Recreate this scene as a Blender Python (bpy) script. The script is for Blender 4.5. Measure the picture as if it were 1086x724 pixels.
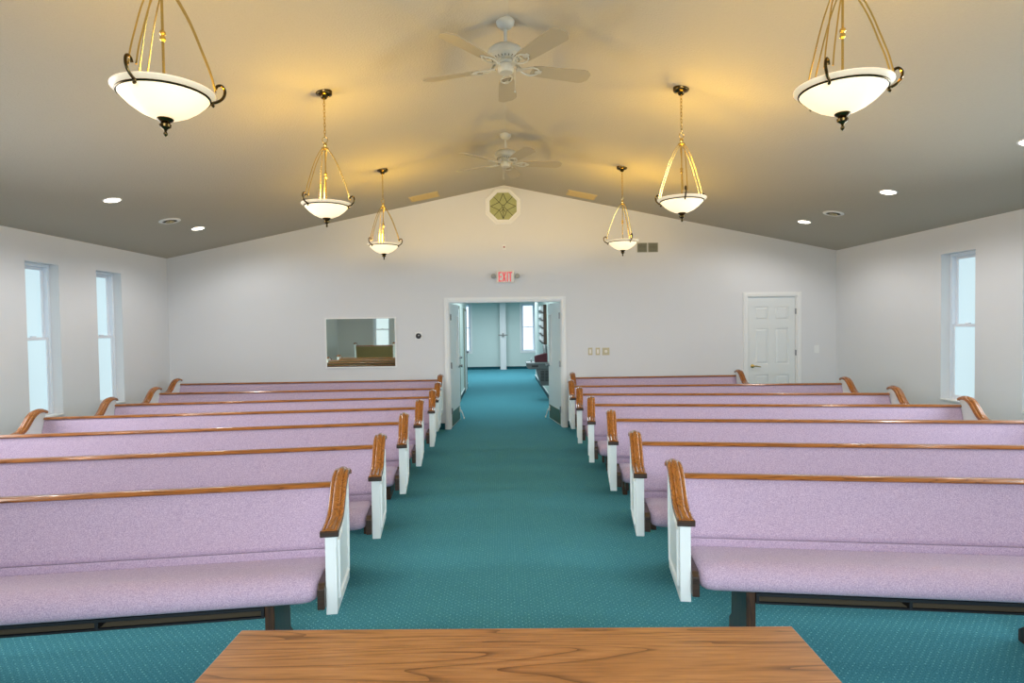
import bpy, bmesh, math
from mathutils import Vector, Matrix
PI = math.pi
for o in list(bpy.data.objects):
    bpy.data.objects.remove(o)
S = bpy.context.scene
COL = S.collection

# ------------------------------------------------------------------ camera
CAM_Z = 1.6605
PITCH, YAW, ROLL = -0.0272, 0.0185, -0.01438
cd = bpy.data.cameras.new('camera')
cd.sensor_fit = 'HORIZONTAL'; cd.sensor_width = 36.0
cd.lens = 36.0 * 640.0 / 1086.0
cd.clip_start = 0.05; cd.clip_end = 200
cam = bpy.data.objects.new('camera', cd); COL.objects.link(cam)
cy, sy, cp, sp, cr, sr = math.cos(YAW), math.sin(YAW), math.cos(PITCH), math.sin(PITCH), math.cos(ROLL), math.sin(ROLL)
R0 = Vector((cy, -sy, 0)); F0 = Vector((sy*cp, cy*cp, sp)); U0 = Vector((-sy*sp, -cy*sp, cp))
RX = R0*cr + U0*sr; UY = R0*(-sr) + U0*cr; BZ = -F0
cam.matrix_world = Matrix(((RX.x, UY.x, BZ.x, 0), (RX.y, UY.y, BZ.y, 0), (RX.z, UY.z, BZ.z, CAM_Z), (0, 0, 0, 1)))
S.camera = cam

# ------------------------------------------------------------------ exposure, world, large lights
S.view_settings.view_transform = 'Standard'
S.view_settings.look = 'None'
S.view_settings.gamma = 1.0
S.view_settings.use_curve_mapping = False
S.view_settings.exposure = 0.12
PENDANT_W = 88.0
CAN_W = 46.0
PANE_E = 0.72
w = bpy.data.worlds.new('world'); S.world = w; w.use_nodes = True
wb = w.node_tree.nodes['Background']
wb.inputs['Color'].default_value = (0.62, 0.80, 1.0, 1); wb.inputs['Strength'].default_value = 1.0


def area(name, loc, target, sx, sy_, watts, color, spread=180):
    d = bpy.data.lights.new(name, 'AREA'); d.shape = 'RECTANGLE'; d.size = sx; d.size_y = sy_
    d.energy = watts; d.color = color; d.spread = math.radians(spread)
    o = bpy.data.objects.new(name, d); COL.objects.link(o); o.location = loc
    o.rotation_euler = (Vector(target) - Vector(loc)).to_track_quat('-Z', 'Y').to_euler()
    return o


area('chancel_light', (0.1, -2.2, 2.5), (0.1, 5.0, 0.2), 3.6, 1.0, 84, (0.88, 0.94, 1.0), 90)  # unseen fill panel behind the camera, added to brighten the pew fronts
area('window_daylight_left', (-5.1, 3.95, 1.5), (0.0, 3.95, 0.5), 3.5, 1.6, 85, (0.84, 0.92, 1.0), 140)  # added out-of-view panel along the left wall, fills in for daylight
area('window_daylight_right', (5.3, 3.6, 1.5), (0.0, 3.6, 0.6), 4.0, 1.6, 110, (0.72, 0.88, 1.0), 140)  # matching added fill on the right wall, larger and bluer
area('far_room_light', (0.0, 19.3, 2.5), (0.0, 19.3, 0.0), 4.0, 4.0, 150, (0.88, 0.94, 1.0))
area('hall_light', (0.0, 13.0, 2.5), (0.0, 13.0, 0.0), 0.9, 3.0, 45, (0.85, 0.95, 1.0))

# ------------------------------------------------------------------ materials
MATS = {}


def new_mat(name):
    m = bpy.data.materials.new(name); m.use_nodes = True
    nt = m.node_tree; b = nt.nodes['Principled BSDF']
    MATS[name] = m
    return m, nt, b


def N(nt, t, **kw):
    n = nt.nodes.new(t)
    for k, v in kw.items():
        setattr(n, k, v)
    return n


def lin(c):
    return tuple((x/12.92 if x <= 0.04045 else ((x+0.055)/1.055)**2.4) for x in [v/255 for v in c]) + (1,)


def plain(name, rgb, rough=0.5, metal=0.0, bump=0.0, bscale=200, var=0.0, vscale=6.0, coat=0.0, spec=0.5):
    """solid colour with a slight noise variation and an optional noise bump"""
    m, nt, b = new_mat(name)
    c = lin(rgb)
    b.inputs['Roughness'].default_value = rough; b.inputs['Metallic'].default_value = metal
    b.inputs['Specular IOR Level'].default_value = spec
    b.inputs['Coat Weight'].default_value = coat
    tc = N(nt, 'ShaderNodeTexCoord')
    no = N(nt, 'ShaderNodeTexNoise'); no.inputs['Scale'].default_value = vscale; no.inputs['Detail'].default_value = 4
    nt.links.new(tc.outputs['Object'], no.inputs['Vector'])
    mx = N(nt, 'ShaderNodeMix', data_type='RGBA')
    mx.inputs[6].default_value = tuple(x*(1-var) for x in c[:3]) + (1,)
    mx.inputs[7].default_value = tuple(min(1, x*(1+var)) for x in c[:3]) + (1,)
    nt.links.new(no.outputs['Fac'], mx.inputs[0]); nt.links.new(mx.outputs[2], b.inputs['Base Color'])
    if bump > 0:
        n2 = N(nt, 'ShaderNodeTexNoise'); n2.inputs['Scale'].default_value = bscale; n2.inputs['Detail'].default_value = 3
        nt.links.new(tc.outputs['Object'], n2.inputs['Vector'])
        bp = N(nt, 'ShaderNodeBump'); bp.inputs['Strength'].default_value = bump; bp.inputs['Distance'].default_value = 0.01
        nt.links.new(n2.outputs['Fac'], bp.inputs['Height']); nt.links.new(bp.outputs['Normal'], b.inputs['Normal'])
    return m


def glow(name, rgb, strength, base=(240, 240, 235), rough=0.3):
    m, nt, b = new_mat(name)
    b.inputs['Base Color'].default_value = lin(base); b.inputs['Roughness'].default_value = rough
    b.inputs['Emission Color'].default_value = lin(rgb); b.inputs['Emission Strength'].default_value = strength
    return m


def wood(name, dark, mid, light, rough=0.3, axis='X', scale=1.0, coat=0.3, detail=1.0):
    m, nt, b = new_mat(name)
    tc = N(nt, 'ShaderNodeTexCoord'); mp = N(nt, 'ShaderNodeMapping')
    sc = {'X': (0.35, 5.0, 5.0), 'Y': (5.0, 0.35, 5.0), 'Z': (5.0, 5.0, 0.35)}[axis]
    mp.inputs['Scale'].default_value = tuple(s*scale for s in sc)
    nt.links.new(tc.outputs['Object'], mp.inputs['Vector'])
    n1 = N(nt, 'ShaderNodeTexNoise'); n1.inputs['Scale'].default_value = 1.6; n1.inputs['Detail'].default_value = 2
    n1.inputs['Distortion'].default_value = 0.6
    nt.links.new(mp.outputs['Vector'], n1.inputs['Vector'])
    mul = N(nt, 'ShaderNodeMath', operation='MULTIPLY'); mul.inputs[1].default_value = 11.0*detail
    fr = N(nt, 'ShaderNodeMath', operation='FRACT')
    nt.links.new(n1.outputs['Fac'], mul.inputs[0]); nt.links.new(mul.outputs[0], fr.inputs[0])
    n2 = N(nt, 'ShaderNodeTexNoise'); n2.inputs['Scale'].default_value = 26; n2.inputs['Detail'].default_value = 5
    nt.links.new(mp.outputs['Vector'], n2.inputs['Vector'])
    rp = N(nt, 'ShaderNodeValToRGB')
    e = rp.color_ramp.elements
    e[0].position = 0.0; e[0].color = lin(dark); e[1].position = 1.0; e[1].color = lin(mid)
    x = e.new(0.16); x.color = lin(mid); x = e.new(0.6); x.color = lin(light)
    nt.links.new(fr.outputs[0], rp.inputs['Fac'])
    mx = N(nt, 'ShaderNodeMix', data_type='RGBA', blend_type='MULTIPLY'); mx.inputs[0].default_value = 0.55
    rp2 = N(nt, 'ShaderNodeValToRGB')
    rp2.color_ramp.elements[0].position = 0.35; rp2.color_ramp.elements[0].color = (0.5, 0.45, 0.4, 1)
    rp2.color_ramp.elements[1].position = 0.6; rp2.color_ramp.elements[1].color = (1, 1, 1, 1)
    nt.links.new(n2.outputs['Fac'], rp2.inputs['Fac'])
    nt.links.new(rp.outputs['Color'], mx.inputs[6]); nt.links.new(rp2.outputs['Color'], mx.inputs[7])
    nt.links.new(mx.outputs[2], b.inputs['Base Color'])
    b.inputs['Roughness'].default_value = rough
    b.inputs['Coat Weight'].default_value = coat; b.inputs['Coat Roughness'].default_value = 0.15
    return m


def carpet_mat():
    m, nt, b = new_mat('teal_carpet')
    b.inputs['Roughness'].default_value = 0.95; b.inputs['Specular IOR Level'].default_value = 0.1
    tc = N(nt, 'ShaderNodeTexCoord')
    mp = N(nt, 'ShaderNodeMapping'); mp.inputs['Rotation'].default_value = (0, 0, PI/4); mp.inputs['Scale'].default_value = (36, 36, 1)
    nt.links.new(tc.outputs['Object'], mp.inputs['Vector'])
    fr = N(nt, 'ShaderNodeVectorMath', operation='FRACTION'); nt.links.new(mp.outputs['Vector'], fr.inputs[0])
    sx = N(nt, 'ShaderNodeSeparateXYZ'); nt.links.new(fr.outputs['Vector'], sx.inputs[0])
    cx = N(nt, 'ShaderNodeCombineXYZ'); nt.links.new(sx.outputs['X'], cx.inputs[0]); nt.links.new(sx.outputs['Y'], cx.inputs[1])
    ds = N(nt, 'ShaderNodeVectorMath', operation='DISTANCE'); ds.inputs[1].default_value = (0.5, 0.5, 0)
    nt.links.new(cx.outputs[0], ds.inputs[0])
    mr = N(nt, 'ShaderNodeMapRange'); mr.inputs['From Min'].default_value = 0.17; mr.inputs['From Max'].default_value = 0.10
    nt.links.new(ds.outputs['Value'], mr.inputs['Value'])
    no = N(nt, 'ShaderNodeTexNoise'); no.inputs['Scale'].default_value = 160; no.inputs['Detail'].default_value = 3
    nt.links.new(tc.outputs['Object'], no.inputs['Vector'])
    base = N(nt, 'ShaderNodeValToRGB')
    base.color_ramp.elements[0].position = 0.3; base.color_ramp.elements[0].color = lin((48, 110, 124))
    base.color_ramp.elements[1].position = 0.7; base.color_ramp.elements[1].color = lin((88, 162, 176))
    nt.links.new(no.outputs['Fac'], base.inputs['Fac'])
    mx = N(nt, 'ShaderNodeMix', data_type='RGBA'); mx.inputs[7].default_value = lin((140, 214, 218))
    n3 = N(nt, 'ShaderNodeTexNoise'); n3.inputs['Scale'].default_value = 34; n3.inputs['Detail'].default_value = 2
    nt.links.new(tc.outputs['Object'], n3.inputs['Vector'])
    m3 = N(nt, 'ShaderNodeMapRange'); m3.inputs['From Min'].default_value = 0.38; m3.inputs['From Max'].default_value = 0.62; m3.inputs['To Min'].default_value = 0.05; m3.inputs['To Max'].default_value = 0.9
    nt.links.new(n3.outputs['Fac'], m3.inputs['Value'])
    mm = N(nt, 'ShaderNodeMath', operation='MULTIPLY'); nt.links.new(mr.outputs[0], mm.inputs[0]); nt.links.new(m3.outputs[0], mm.inputs[1])
    nt.links.new(mm.outputs[0], mx.inputs[0]); nt.links.new(base.outputs['Color'], mx.inputs[6])
    nt.links.new(mx.outputs[2], b.inputs['Base Color'])
    bp = N(nt, 'ShaderNodeBump'); bp.inputs['Strength'].default_value = 0.3; bp.inputs['Distance'].default_value = 0.004
    nt.links.new(no.outputs['Fac'], bp.inputs['Height']); nt.links.new(bp.outputs['Normal'], b.inputs['Normal'])
    return m


def fabric_mat(name, a, c):
    m, nt, b = new_mat(name)
    b.inputs['Roughness'].default_value = 0.9; b.inputs['Specular IOR Level'].default_value = 0.15
    b.inputs['Sheen Weight'].default_value = 0.15
    tc = N(nt, 'ShaderNodeTexCoord')
    no = N(nt, 'ShaderNodeTexNoise'); no.inputs['Scale'].default_value = 220; no.inputs['Detail'].default_value = 4
    nt.links.new(tc.outputs['Object'], no.inputs['Vector'])
    rp = N(nt, 'ShaderNodeValToRGB')
    rp.color_ramp.elements[0].position = 0.35; rp.color_ramp.elements[0].color = lin(a)
    rp.color_ramp.elements[1].position = 0.65; rp.color_ramp.elements[1].color = lin(c)
    nt.links.new(no.outputs['Fac'], rp.inputs['Fac']); nt.links.new(rp.outputs['Color'], b.inputs['Base Color'])
    bp = N(nt, 'ShaderNodeBump'); bp.inputs['Strength'].default_value = 0.15; bp.inputs['Distance'].default_value = 0.003
    nt.links.new(no.outputs['Fac'], bp.inputs['Height']); nt.links.new(bp.outputs['Normal'], b.inputs['Normal'])
    return m


M_WALL = plain('white_wall_paint', (218, 218, 219), 0.85, bump=0.05, bscale=90, var=0.01)
M_HALL = plain('pale_aqua_wall_paint', (208, 222, 216), 0.85, var=0.01)
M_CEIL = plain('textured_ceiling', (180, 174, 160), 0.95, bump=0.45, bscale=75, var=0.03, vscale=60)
M_CARPET = carpet_mat()
M_BASE = plain('teal_carpet_base', (6, 74, 84), 0.95, var=0.15, vscale=120)
M_TRIM = plain('white_trim_paint', (232, 232, 230), 0.45, var=0.01)
M_DOOR = plain('white_door_paint', (222, 225, 224), 0.45, var=0.01)
M_VINYL = plain('white_vinyl', (226, 232, 240), 0.4, var=0.01)
M_PANE = glow('frosted_daylight_pane', (212, 239, 247), PANE_E, (120, 135, 142))
M_FARPANE = glow('bright_daylight_pane', (222, 236, 255), 1.0)
M_FABRIC = fabric_mat('mauve_upholstery', (158, 138, 162), (198, 176, 194))
M_OAK = wood('honey_oak', (96, 50, 14), (150, 88, 32), (172, 106, 44), 0.28, 'X', 1.6, 0.5)
M_OAKY = wood('honey_oak_cap', (100, 54, 16), (146, 86, 30), (170, 104, 42), 0.22, 'Y', 2.0, 0.6)
M_TABLE = wood('oak_table_top', (112, 68, 36), (164, 108, 60), (176, 120, 70), 0.30, 'X', 0.8, 0.4, 1.2)
M_DARKW = wood('dark_walnut', (28, 18, 14), (54, 38, 28), (66, 46, 34), 0.4, 'X', 2.0, 0.2)
M_DARKZ = wood('dark_walnut_upright', (30, 18, 12), (62, 40, 26), (84, 54, 30), 0.4, 'Z', 2.0, 0.2)
M_SHELF = plain('pale_shelf_board', (112, 104, 84), 0.6, var=0.06)
M_BACKB = plain('olive_brown_back_board', (112, 96, 54), 0.55, var=0.08)
M_WHITE = plain('white_pew_paint', (226, 232, 230), 0.35, var=0.02)
M_BLACK = plain('black_metal', (26, 26, 30), 0.45, var=0.1)
M_BRASS = plain('polished_brass', (220, 192, 118), 0.22, 1.0, var=0.05)
M_DBRASS = plain('antique_brass', (92, 74, 42), 0.2, 1.0, var=0.1)
M_BOWL = glow('lit_frosted_glass_bowl', (255, 226, 172), 0.85, (240, 232, 214))
M_BOWLRIM = glow('frosted_glass_rim', (255, 220, 165), 0.30, (236, 224, 200))
M_FAN = plain('fan_cream_enamel', (176, 175, 164), 0.4, var=0.02)
M_BLADE = plain('fan_blade_white', (158, 148, 126), 0.5, var=0.03)
M_CAN = glow('lit_recessed_lens', (255, 246, 226), 7.0)
M_MET = plain('brushed_steel', (150, 152, 154), 0.35, 1.0, var=0.05)
M_BEIGE = plain('beige_plastic', (196, 184, 150), 0.5, var=0.03)
M_BEIGEV = plain('beige_vent_enamel', (206, 184, 130), 0.6, var=0.03)
M_GREYV = plain('grey_green_grille', (140, 142, 128), 0.6, var=0.05)
M_DARKV = plain('dark_vent_slot', (74, 72, 58), 0.7, var=0.1)
M_STAIN = plain('olive_stained_glass', (170, 172, 116), 0.25, var=0.18, vscale=14)
M_LEAD = plain('dark_lead_came', (52, 54, 32), 0.5, 0.4)
M_RED = glow('red_exit_letter', (226, 40, 40), 0.25, (214, 50, 46))
M_REDD = plain('red_plastic', (150, 50, 44), 0.5)
M_SIGN = plain('white_sign_housing', (232, 226, 214), 0.5)
M_GREYP = plain('grey_plastic', (150, 150, 144), 0.5)
M_KICK = plain('olive_kickplate', (96, 100, 66), 0.35, 0.7)
M_FOUNT = plain('dark_grey_enamel', (92, 98, 98), 0.45, 0.2, var=0.05)
M_FOUNTT = plain('stainless_basin', (150, 156, 156), 0.3, 0.8)
M_MAROON = plain('maroon_board', (78, 22, 34), 0.6, var=0.1)
M_PAPER = plain('white_paper', (236, 240, 242), 0.8)
M_CEILH = plain('hall_ceiling_paint', (225, 228, 226), 0.9)
m, nt, b = new_mat('tinted_mirror')
b.inputs['Base Color'].default_value = (0.62, 0.70, 0.62, 1); b.inputs['Metallic'].default_value = 1.0; b.inputs['Roughness'].default_value = 0.02
M_MIRROR = m
m, nt, b = new_mat('door_lite_glass')
b.inputs['Base Color'].default_value = (0.75, 0.82, 0.82, 1); b.inputs['Roughness'].default_value = 0.08
M_LITE = m


# ------------------------------------------------------------------ mesh helpers
class MB:
    def __init__(self):
        self.bm = bmesh.new()

    def box(self, x0, x1, y0, y1, z0, z1):
        vs = [self.bm.verts.new((x, y, z)) for x in (x0, x1) for y in (y0, y1) for z in (z0, z1)]
        for f in ((0, 1, 3, 2), (4, 6, 7, 5), (0, 4, 5, 1), (2, 3, 7, 6), (0, 2, 6, 4), (1, 5, 7, 3)):
            self.bm.faces.new([vs[i] for i in f])
        return self

    def loft(self, secs, cap=True, closed=True):
        rows = [[self.bm.verts.new(p) for p in s] for s in secs]
        n = len(secs[0])
        for a, c in zip(rows, rows[1:]):
            for i in range(n if closed else n-1):
                j = (i+1) % n
                try:
                    self.bm.faces.new((a[i], a[j], c[j], c[i]))
                except ValueError:
                    pass
        if cap and closed:
            self.bm.faces.new(rows[0][::-1]); self.bm.faces.new(rows[-1])
        return self

    def prism(self, poly, axis, a, c):
        """polygon in the two other axes (in order), extruded a..c along the axis"""
        def P(p, t):
            return {'X': (t, p[0], p[1]), 'Y': (p[0], t, p[1]), 'Z': (p[0], p[1], t)}[axis]
        return self.loft([[P(p, a) for p in poly], [P(p, c) for p in poly]])

    def lathe(self, prof, n=24, c=(0, 0, 0), axis='Z'):
        """closed profile list of (r, h) revolved about an axis through c"""
        rows = []
        for r, h in prof:
            r = max(r, 0.0004)
            ring = []
            for k in range(n):
                a = 2*PI*k/n
                p = {'Z': (r*math.cos(a), r*math.sin(a), h), 'Y': (r*math.cos(a), h, r*math.sin(a)), 'X': (h, r*math.cos(a), r*math.sin(a))}[axis]
                ring.append((p[0]+c[0], p[1]+c[1], p[2]+c[2]))
            rows.append(ring)
        return self.loft(rows)

    def tube(self, pts, r, n=8):
        pts = [Vector(p) for p in pts]
        rs = r if isinstance(r, (list, tuple)) else [r]*len(pts)
        secs = []
        up = None
        for i, p in enumerate(pts):
            t = (pts[min(i+1, len(pts)-1)] - pts[max(i-1, 0)]).normalized()
            if up is None:
                up = Vector((0, 0, 1)) if abs(t.z) < 0.9 else Vector((1, 0, 0))
            s = t.cross(up).normalized(); up = s.cross(t).normalized()
            secs.append([tuple(p + s*rs[i]*math.cos(2*PI*k/n) + up*rs[i]*math.sin(2*PI*k/n)) for k in range(n)])
        return self.loft(secs)

    def xf(self, mat):
        self.bm.transform(mat)
        return self

    def build(self, name, mat, parent=None, smooth=False, bevel=0.0, loc=None, rotz=0.0, segs=2):
        bmesh.ops.recalc_face_normals(self.bm, faces=self.bm.faces)
        me = bpy.data.meshes.new(name)
        self.bm.to_mesh(me); self.bm.free()
        me.materials.append(mat)
        if smooth:
            for p in me.polygons:
                p.use_smooth = True
        o = bpy.data.objects.new(name, me); COL.objects.link(o)
        if smooth:
            md = o.modifiers.new('es', 'EDGE_SPLIT'); md.split_angle = math.radians(40)
        if bevel > 0:
            md = o.modifiers.new('bv', 'BEVEL'); md.width = bevel; md.segments = segs; md.limit_method = 'ANGLE'
        if parent is not None:
            o.parent = parent
        if loc is not None:
            o.location = loc
        o.rotation_euler[2] = rotz
        return o


def structure(o):
    o['kind'] = 'structure'
    return o


def tag(o, label, cat, group=None):
    o['label'] = label; o['category'] = cat
    if group:
        o['group'] = group
    return o


def empty(name, loc, rotz=0.0, label=None, cat=None, group=None):
    o = bpy.data.objects.new(name, None); COL.objects.link(o); o.empty_display_size = 0.1
    o.location = loc; o.rotation_euler = (0, 0, rotz)
    if label:
        tag(o, label, cat, group)
    return o


def copy_tree(o, parent=None):
    c = o.copy(); COL.objects.link(c)
    if parent is not None:
        c.parent = parent
    for ch in list(o.children):
        copy_tree(ch, c)
    return c


# ------------------------------------------------------------------ room shell
XL, XR, D = -5.267, 5.442, 9.681
XM = (XL+XR)/2; HE, HA = 2.79, 3.887
K = (HA-HE)/(XM-XL)
YF = -0.25                       # front wall either side of the chancel
T = 0.22                         # wall thickness
DL, DR, DH = -0.831, 0.979, 2.04
D3L, D3R, D3H = 3.985, 4.790, 2.065


def ceil_z(x):
    return HE + K*(x-XL) if x <= XM else HE + K*(XR-x)


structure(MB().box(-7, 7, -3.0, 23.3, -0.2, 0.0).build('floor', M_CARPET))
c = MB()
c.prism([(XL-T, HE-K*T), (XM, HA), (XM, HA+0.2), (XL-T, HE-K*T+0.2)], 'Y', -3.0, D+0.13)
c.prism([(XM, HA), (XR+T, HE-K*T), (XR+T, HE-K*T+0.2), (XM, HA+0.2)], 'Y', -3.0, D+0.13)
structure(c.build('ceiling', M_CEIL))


def side_wall(name, x0, x1, y0, y1, wins, top, zt, zb, mat=M_WALL):
    b_ = MB()
    y = y0
    for a, e in wins:
        b_.box(x0, x1, y, a, 0, top)
        b_.box(x0, x1, a, e, 0, zb); b_.box(x0, x1, a, e, zt, top)
        y = e
    b_.box(x0, x1, y, y1, 0, top)
    return structure(b_.build(name, mat))


ZT, ZB = 2.455, 0.66
LW = [(2.2, 2.71), (3.4, 3.91), (6.815, 7.325), (7.995, 8.515)]  # first two are out of view, added as daylight sources
RW = [(1.2, 1.72), (2.4, 2.92), (5.67, 6.19), (6.825, 7.362)]  # the two nearest windows are unseen additions that light the room
side_wall('wall_left', XL-T, XL, -3.0, D+0.13, LW, HE-K*0.0, ZT, ZB)
side_wall('wall_right', XR, XR+T, -3.0, D+0.13, RW, HE, ZT, ZB)
# back wall with the gable
b_ = MB()
for x0, x1, z0 in ((XL, DL, 0), (DL, XM, DH), (XM, DR, DH), (DR, D3L, 0), (D3L, D3R, D3H), (D3R, XR, 0)):
    b_.prism([(x0, z0), (x1, z0), (x1, ceil_z(x1)), (x0, ceil_z(x0))], 'Y', D, D+0.13)
structure(b_.build('wall_back', M_WALL))
# front wall either side of the chancel recess (behind the camera), with one window on its left half
FWX0, FWX1 = -4.12, -3.58
b_ = MB()
for x0, x1, z0, z1 in ((XL, FWX0, 0, None), (FWX0, FWX1, 0, ZB), (FWX0, FWX1, ZT, None), (FWX1, -2.2, 0, None), (2.4, XR, 0, None)):
    t0 = ceil_z(x0) if z1 is None else z1; t1 = ceil_z(x1) if z1 is None else z1
    b_.prism([(x0, z0), (x1, z0), (x1, t1), (x0, t0)], 'Y', YF-0.2, YF)
b_.prism([(-2.4, 0), (XM, 0), (XM, HA), (-2.4, ceil_z(-2.4))], 'Y', -3.0, -2.8)
b_.prism([(XM, 0), (2.6, 0), (2.6, ceil_z(2.6)), (XM, HA)], 'Y', -3.0, -2.8)
b_.prism([(-2.4, 0), (-2.2, 0), (-2.2, ceil_z(-2.2)), (-2.4, ceil_z(-2.4))], 'Y', -2.8, YF-0.2)
b_.prism([(2.4, 0), (2.6, 0), (2.6, ceil_z(2.6)), (2.4, ceil_z(2.4))], 'Y', -2.8, YF-0.2)
structure(b_.build('wall_front', M_WALL))

# carpet base along the walls
BH = 0.10
structure(MB().box(XL, XL+0.012, YF, D, 0, BH).build('baseboard_left', M_BASE))
structure(MB().box(XR-0.012, XR, YF, D, 0, BH).build('baseboard_right', M_BASE))
b_ = MB()
b_.box(XL+0.012, DL-0.085, D-0.012, D, 0, BH); b_.box(DR+0.085, D3L-0.085, D-0.012, D, 0, BH); b_.box(D3R+0.085, XR-0.012, D-0.012, D, 0, BH)
structure(b_.build('baseboard_back', M_BASE))


# ------------------------------------------------------------------ windows
def window(name, y0, y1, xw, side, zt=ZT, zb=ZB, pane=M_PANE, rev=0.11, xform=None):
    """double-hung window in local coords: x along the wall 0..w, y outward from the wall face, z up"""
    wd = y1-y0
    parts = []
    f = MB()
    j = 0.035
    f.box(0, j, rev, 0.20, zb, zt); f.box(wd-j, wd, rev, 0.20, zb, zt)
    f.box(j, wd-j, rev, 0.20, zt-j, zt); f.box(j, wd-j, rev, 0.20, zb, zb+j)
    root = structure(f.build(name, M_VINYL, bevel=0.003))
    st = MB(); st.box(0.0, wd, -0.012, rev, zb+0.0005, zb+0.018)
    st.build('sill', M_TRIM, root, bevel=0.003)
    zm = (zt+zb)/2+0.02
    for nm, d0, a, e in (('upper_sash', 0.158, zm-0.02, zt-j), ('lower_sash', 0.118, zb+j, zm+0.02)):
        s = MB(); r = 0.035
        s.box(j, j+r, d0, d0+0.035, a, e); s.box(wd-j-r, wd-j, d0, d0+0.035, a, e)
        s.box(j+r, wd-j-r, d0, d0+0.035, a, a+r); s.box(j+r, wd-j-r, d0, d0+0.035, e-r, e)
        if nm == 'lower_sash':
            s.box(wd/2-0.03, wd/2+0.03, d0-0.004, d0+0.03, e, e+0.014)
        so = s.build(nm, M_VINYL, root, bevel=0.003)
        g = MB(); g.box(j+r, wd-j-r, d0+0.012, d0+0.02, a+r, e-r); g.build('pane', pane, so)
    if side == 'L':
        root.matrix_world = Matrix.Translation((xw, y0, 0)) @ Matrix.Rotation(PI/2, 4, 'Z')
    elif side == 'R':
        root.matrix_world = Matrix.Translation((xw, y1, 0)) @ Matrix.Rotation(-PI/2, 4, 'Z')
    elif side == 'B':
        root.matrix_world = Matrix.Translation((y0, xw, 0))
    else:
        root.matrix_world = Matrix.Translation((y1, xw, 0)) @ Matrix.Rotation(PI, 4, 'Z')
    return root


wn = 1
for y0, y1 in LW:
    window('window_%d' % wn, y0, y1, XL, 'L'); wn += 1
for y0, y1 in RW:
    window('window_%d' % wn, y0, y1, XR, 'R'); wn += 1
window('window_%d' % wn, FWX0, FWX1, YF, 'F', pane=M_FARPANE); wn += 1

# ------------------------------------------------------------------ hall and far room beyond the doors
HXL, HXR, HY1, FY = -0.92, 1.06, 16.3, 22.8
FWL = (-1.66, -1.14); FWR = (0.79, 1.29)
HC = 2.6
b_ = MB(); b_.box(HXL-0.15, HXL, D+0.13, HY1, 0, HC); b_.box(-5.0, HXL-0.15, HY1-0.15, HY1, 0, HC)
structure(b_.build('wall_hall_left', M_HALL))
b_ = MB(); b_.box(HXR, HXR+0.15, D+0.13, 18.6, 0, HC); b_.box(HXR+0.15, 5.0, 18.45, 18.6, 0, HC)
structure(b_.build('wall_hall_right', M_HALL))
b_ = MB()
x = -5.0
for a, e in (FWL, FWR):
    b_.box(x, a, FY, FY+T, 0, HC); b_.box(a, e, FY, FY+T, 0, ZB); b_.box(a, e, FY, FY+T, ZT, HC); x = e
b_.box(x, 5.0, FY, FY+T, 0, HC)
structure(b_.build('wall_far', M_HALL))
b_ = MB(); b_.box(-5.15, -5.0, HY1, FY, 0, HC); b_.box(5.0, 5.15, 18.6, FY, 0, HC)
structure(b_.build('wall_far_sides', M_HALL))
structure(MB().box(-5.15, 5.15, D+0.14, FY+T, HC, HC+0.1).build('ceiling_hall', M_CEILH))
for a, e in (FWL, FWR):
    o = window('window_%d' % wn, a, e, FY, 'B', pane=M_FARPANE, rev=0.06); wn += 1
    t = MB(); k = 0.06
    t.box(-k, 0, -0.015, 0, ZB-k, ZT+k); t.box(e-a, e-a+k, -0.015, 0, ZB-k, ZT+k)
    t.box(0, e-a, -0.015, 0, ZT, ZT+k); t.box(0, e-a, -0.015, 0, ZB-k, ZB)
    t.build('casing', M_TRIM, o)
structure(MB().box(-5.0, 5.0, FY-0.012, FY, 0, BH).build('baseboard_far', M_BASE))
structure(MB().box(HXL, HXL+0.012, 13.4, HY1, 0, BH).build('baseboard_hall_left', M_BASE))
structure(MB().box(HXR-0.012, HXR, D+0.15, 18.6, 0, BH).build('baseboard_hall_right', M_BASE))
# slim white rail caps the hall baseboards
structure(MB().box(HXL, HXL+0.018, 13.4, HY1, BH, BH+0.025).build('trim_1', M_TRIM))
structure(MB().box(HXR-0.018, HXR, D+0.15, 18.6, BH, BH+0.025).build('trim_2', M_TRIM))
# square post in the far room
p = empty('square_post', (0.085, 22.62, 0), 0, 'white square post standing against the far wall beyond the double doors', 'post')
b_ = MB(); b_.box(-0.075, 0.075, -0.075, 0.075, 0, HC); b_.build('post_core', M_TRIM, p)
b_ = MB()
for sx in (-1, 1):
    b_.box(sx*0.095-0.02, sx*0.095+0.02, -0.095, 0.075, 0, HC)
b_.build('corner_board', M_TRIM, p, bevel=0.006)
b_ = MB(); b_.box(-0.17, 0.17, -0.12, -0.095, 1.27, 1.31)
b_.box(-0.03, 0.03, -0.13, -0.095, 1.22, 1.36); b_.build('cross_bar', M_GREYP, p, bevel=0.004)

# hall-side doors in the left hall wall
for k, (ya, yb) in enumerate(((12.35, 13.2), (15.0, 15.85))):
    d = MB(); d.box(HXL, HXL+0.02, ya, yb, 0.01, 2.03)
    o = structure(d.build('door_%d' % (k+4), M_DOOR))
    e_ = MB()
    for a in (ya-0.06, yb):
        e_.box(HXL+0.0, HXL+0.028, a, a+0.06, 0, 2.09)
    e_.box(HXL, HXL+0.028, ya, yb, 2.03, 2.09)
    e_.build('casing', M_KICK if k == 0 else M_GREYV, o)
    h = MB(); h.lathe([(0.0, 0), (0.03, 0.0), (0.03, 0.02), (0.012, 0.025), (0.03, 0.05), (0.0, 0.06)], 12, (HXL+0.02, yb-0.07, 0.97), 'X')
    h.build('door_knob', M_MET, o, smooth=True)

# ------------------------------------------------------------------ casings and doors of the back wall
CW = 0.07


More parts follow.
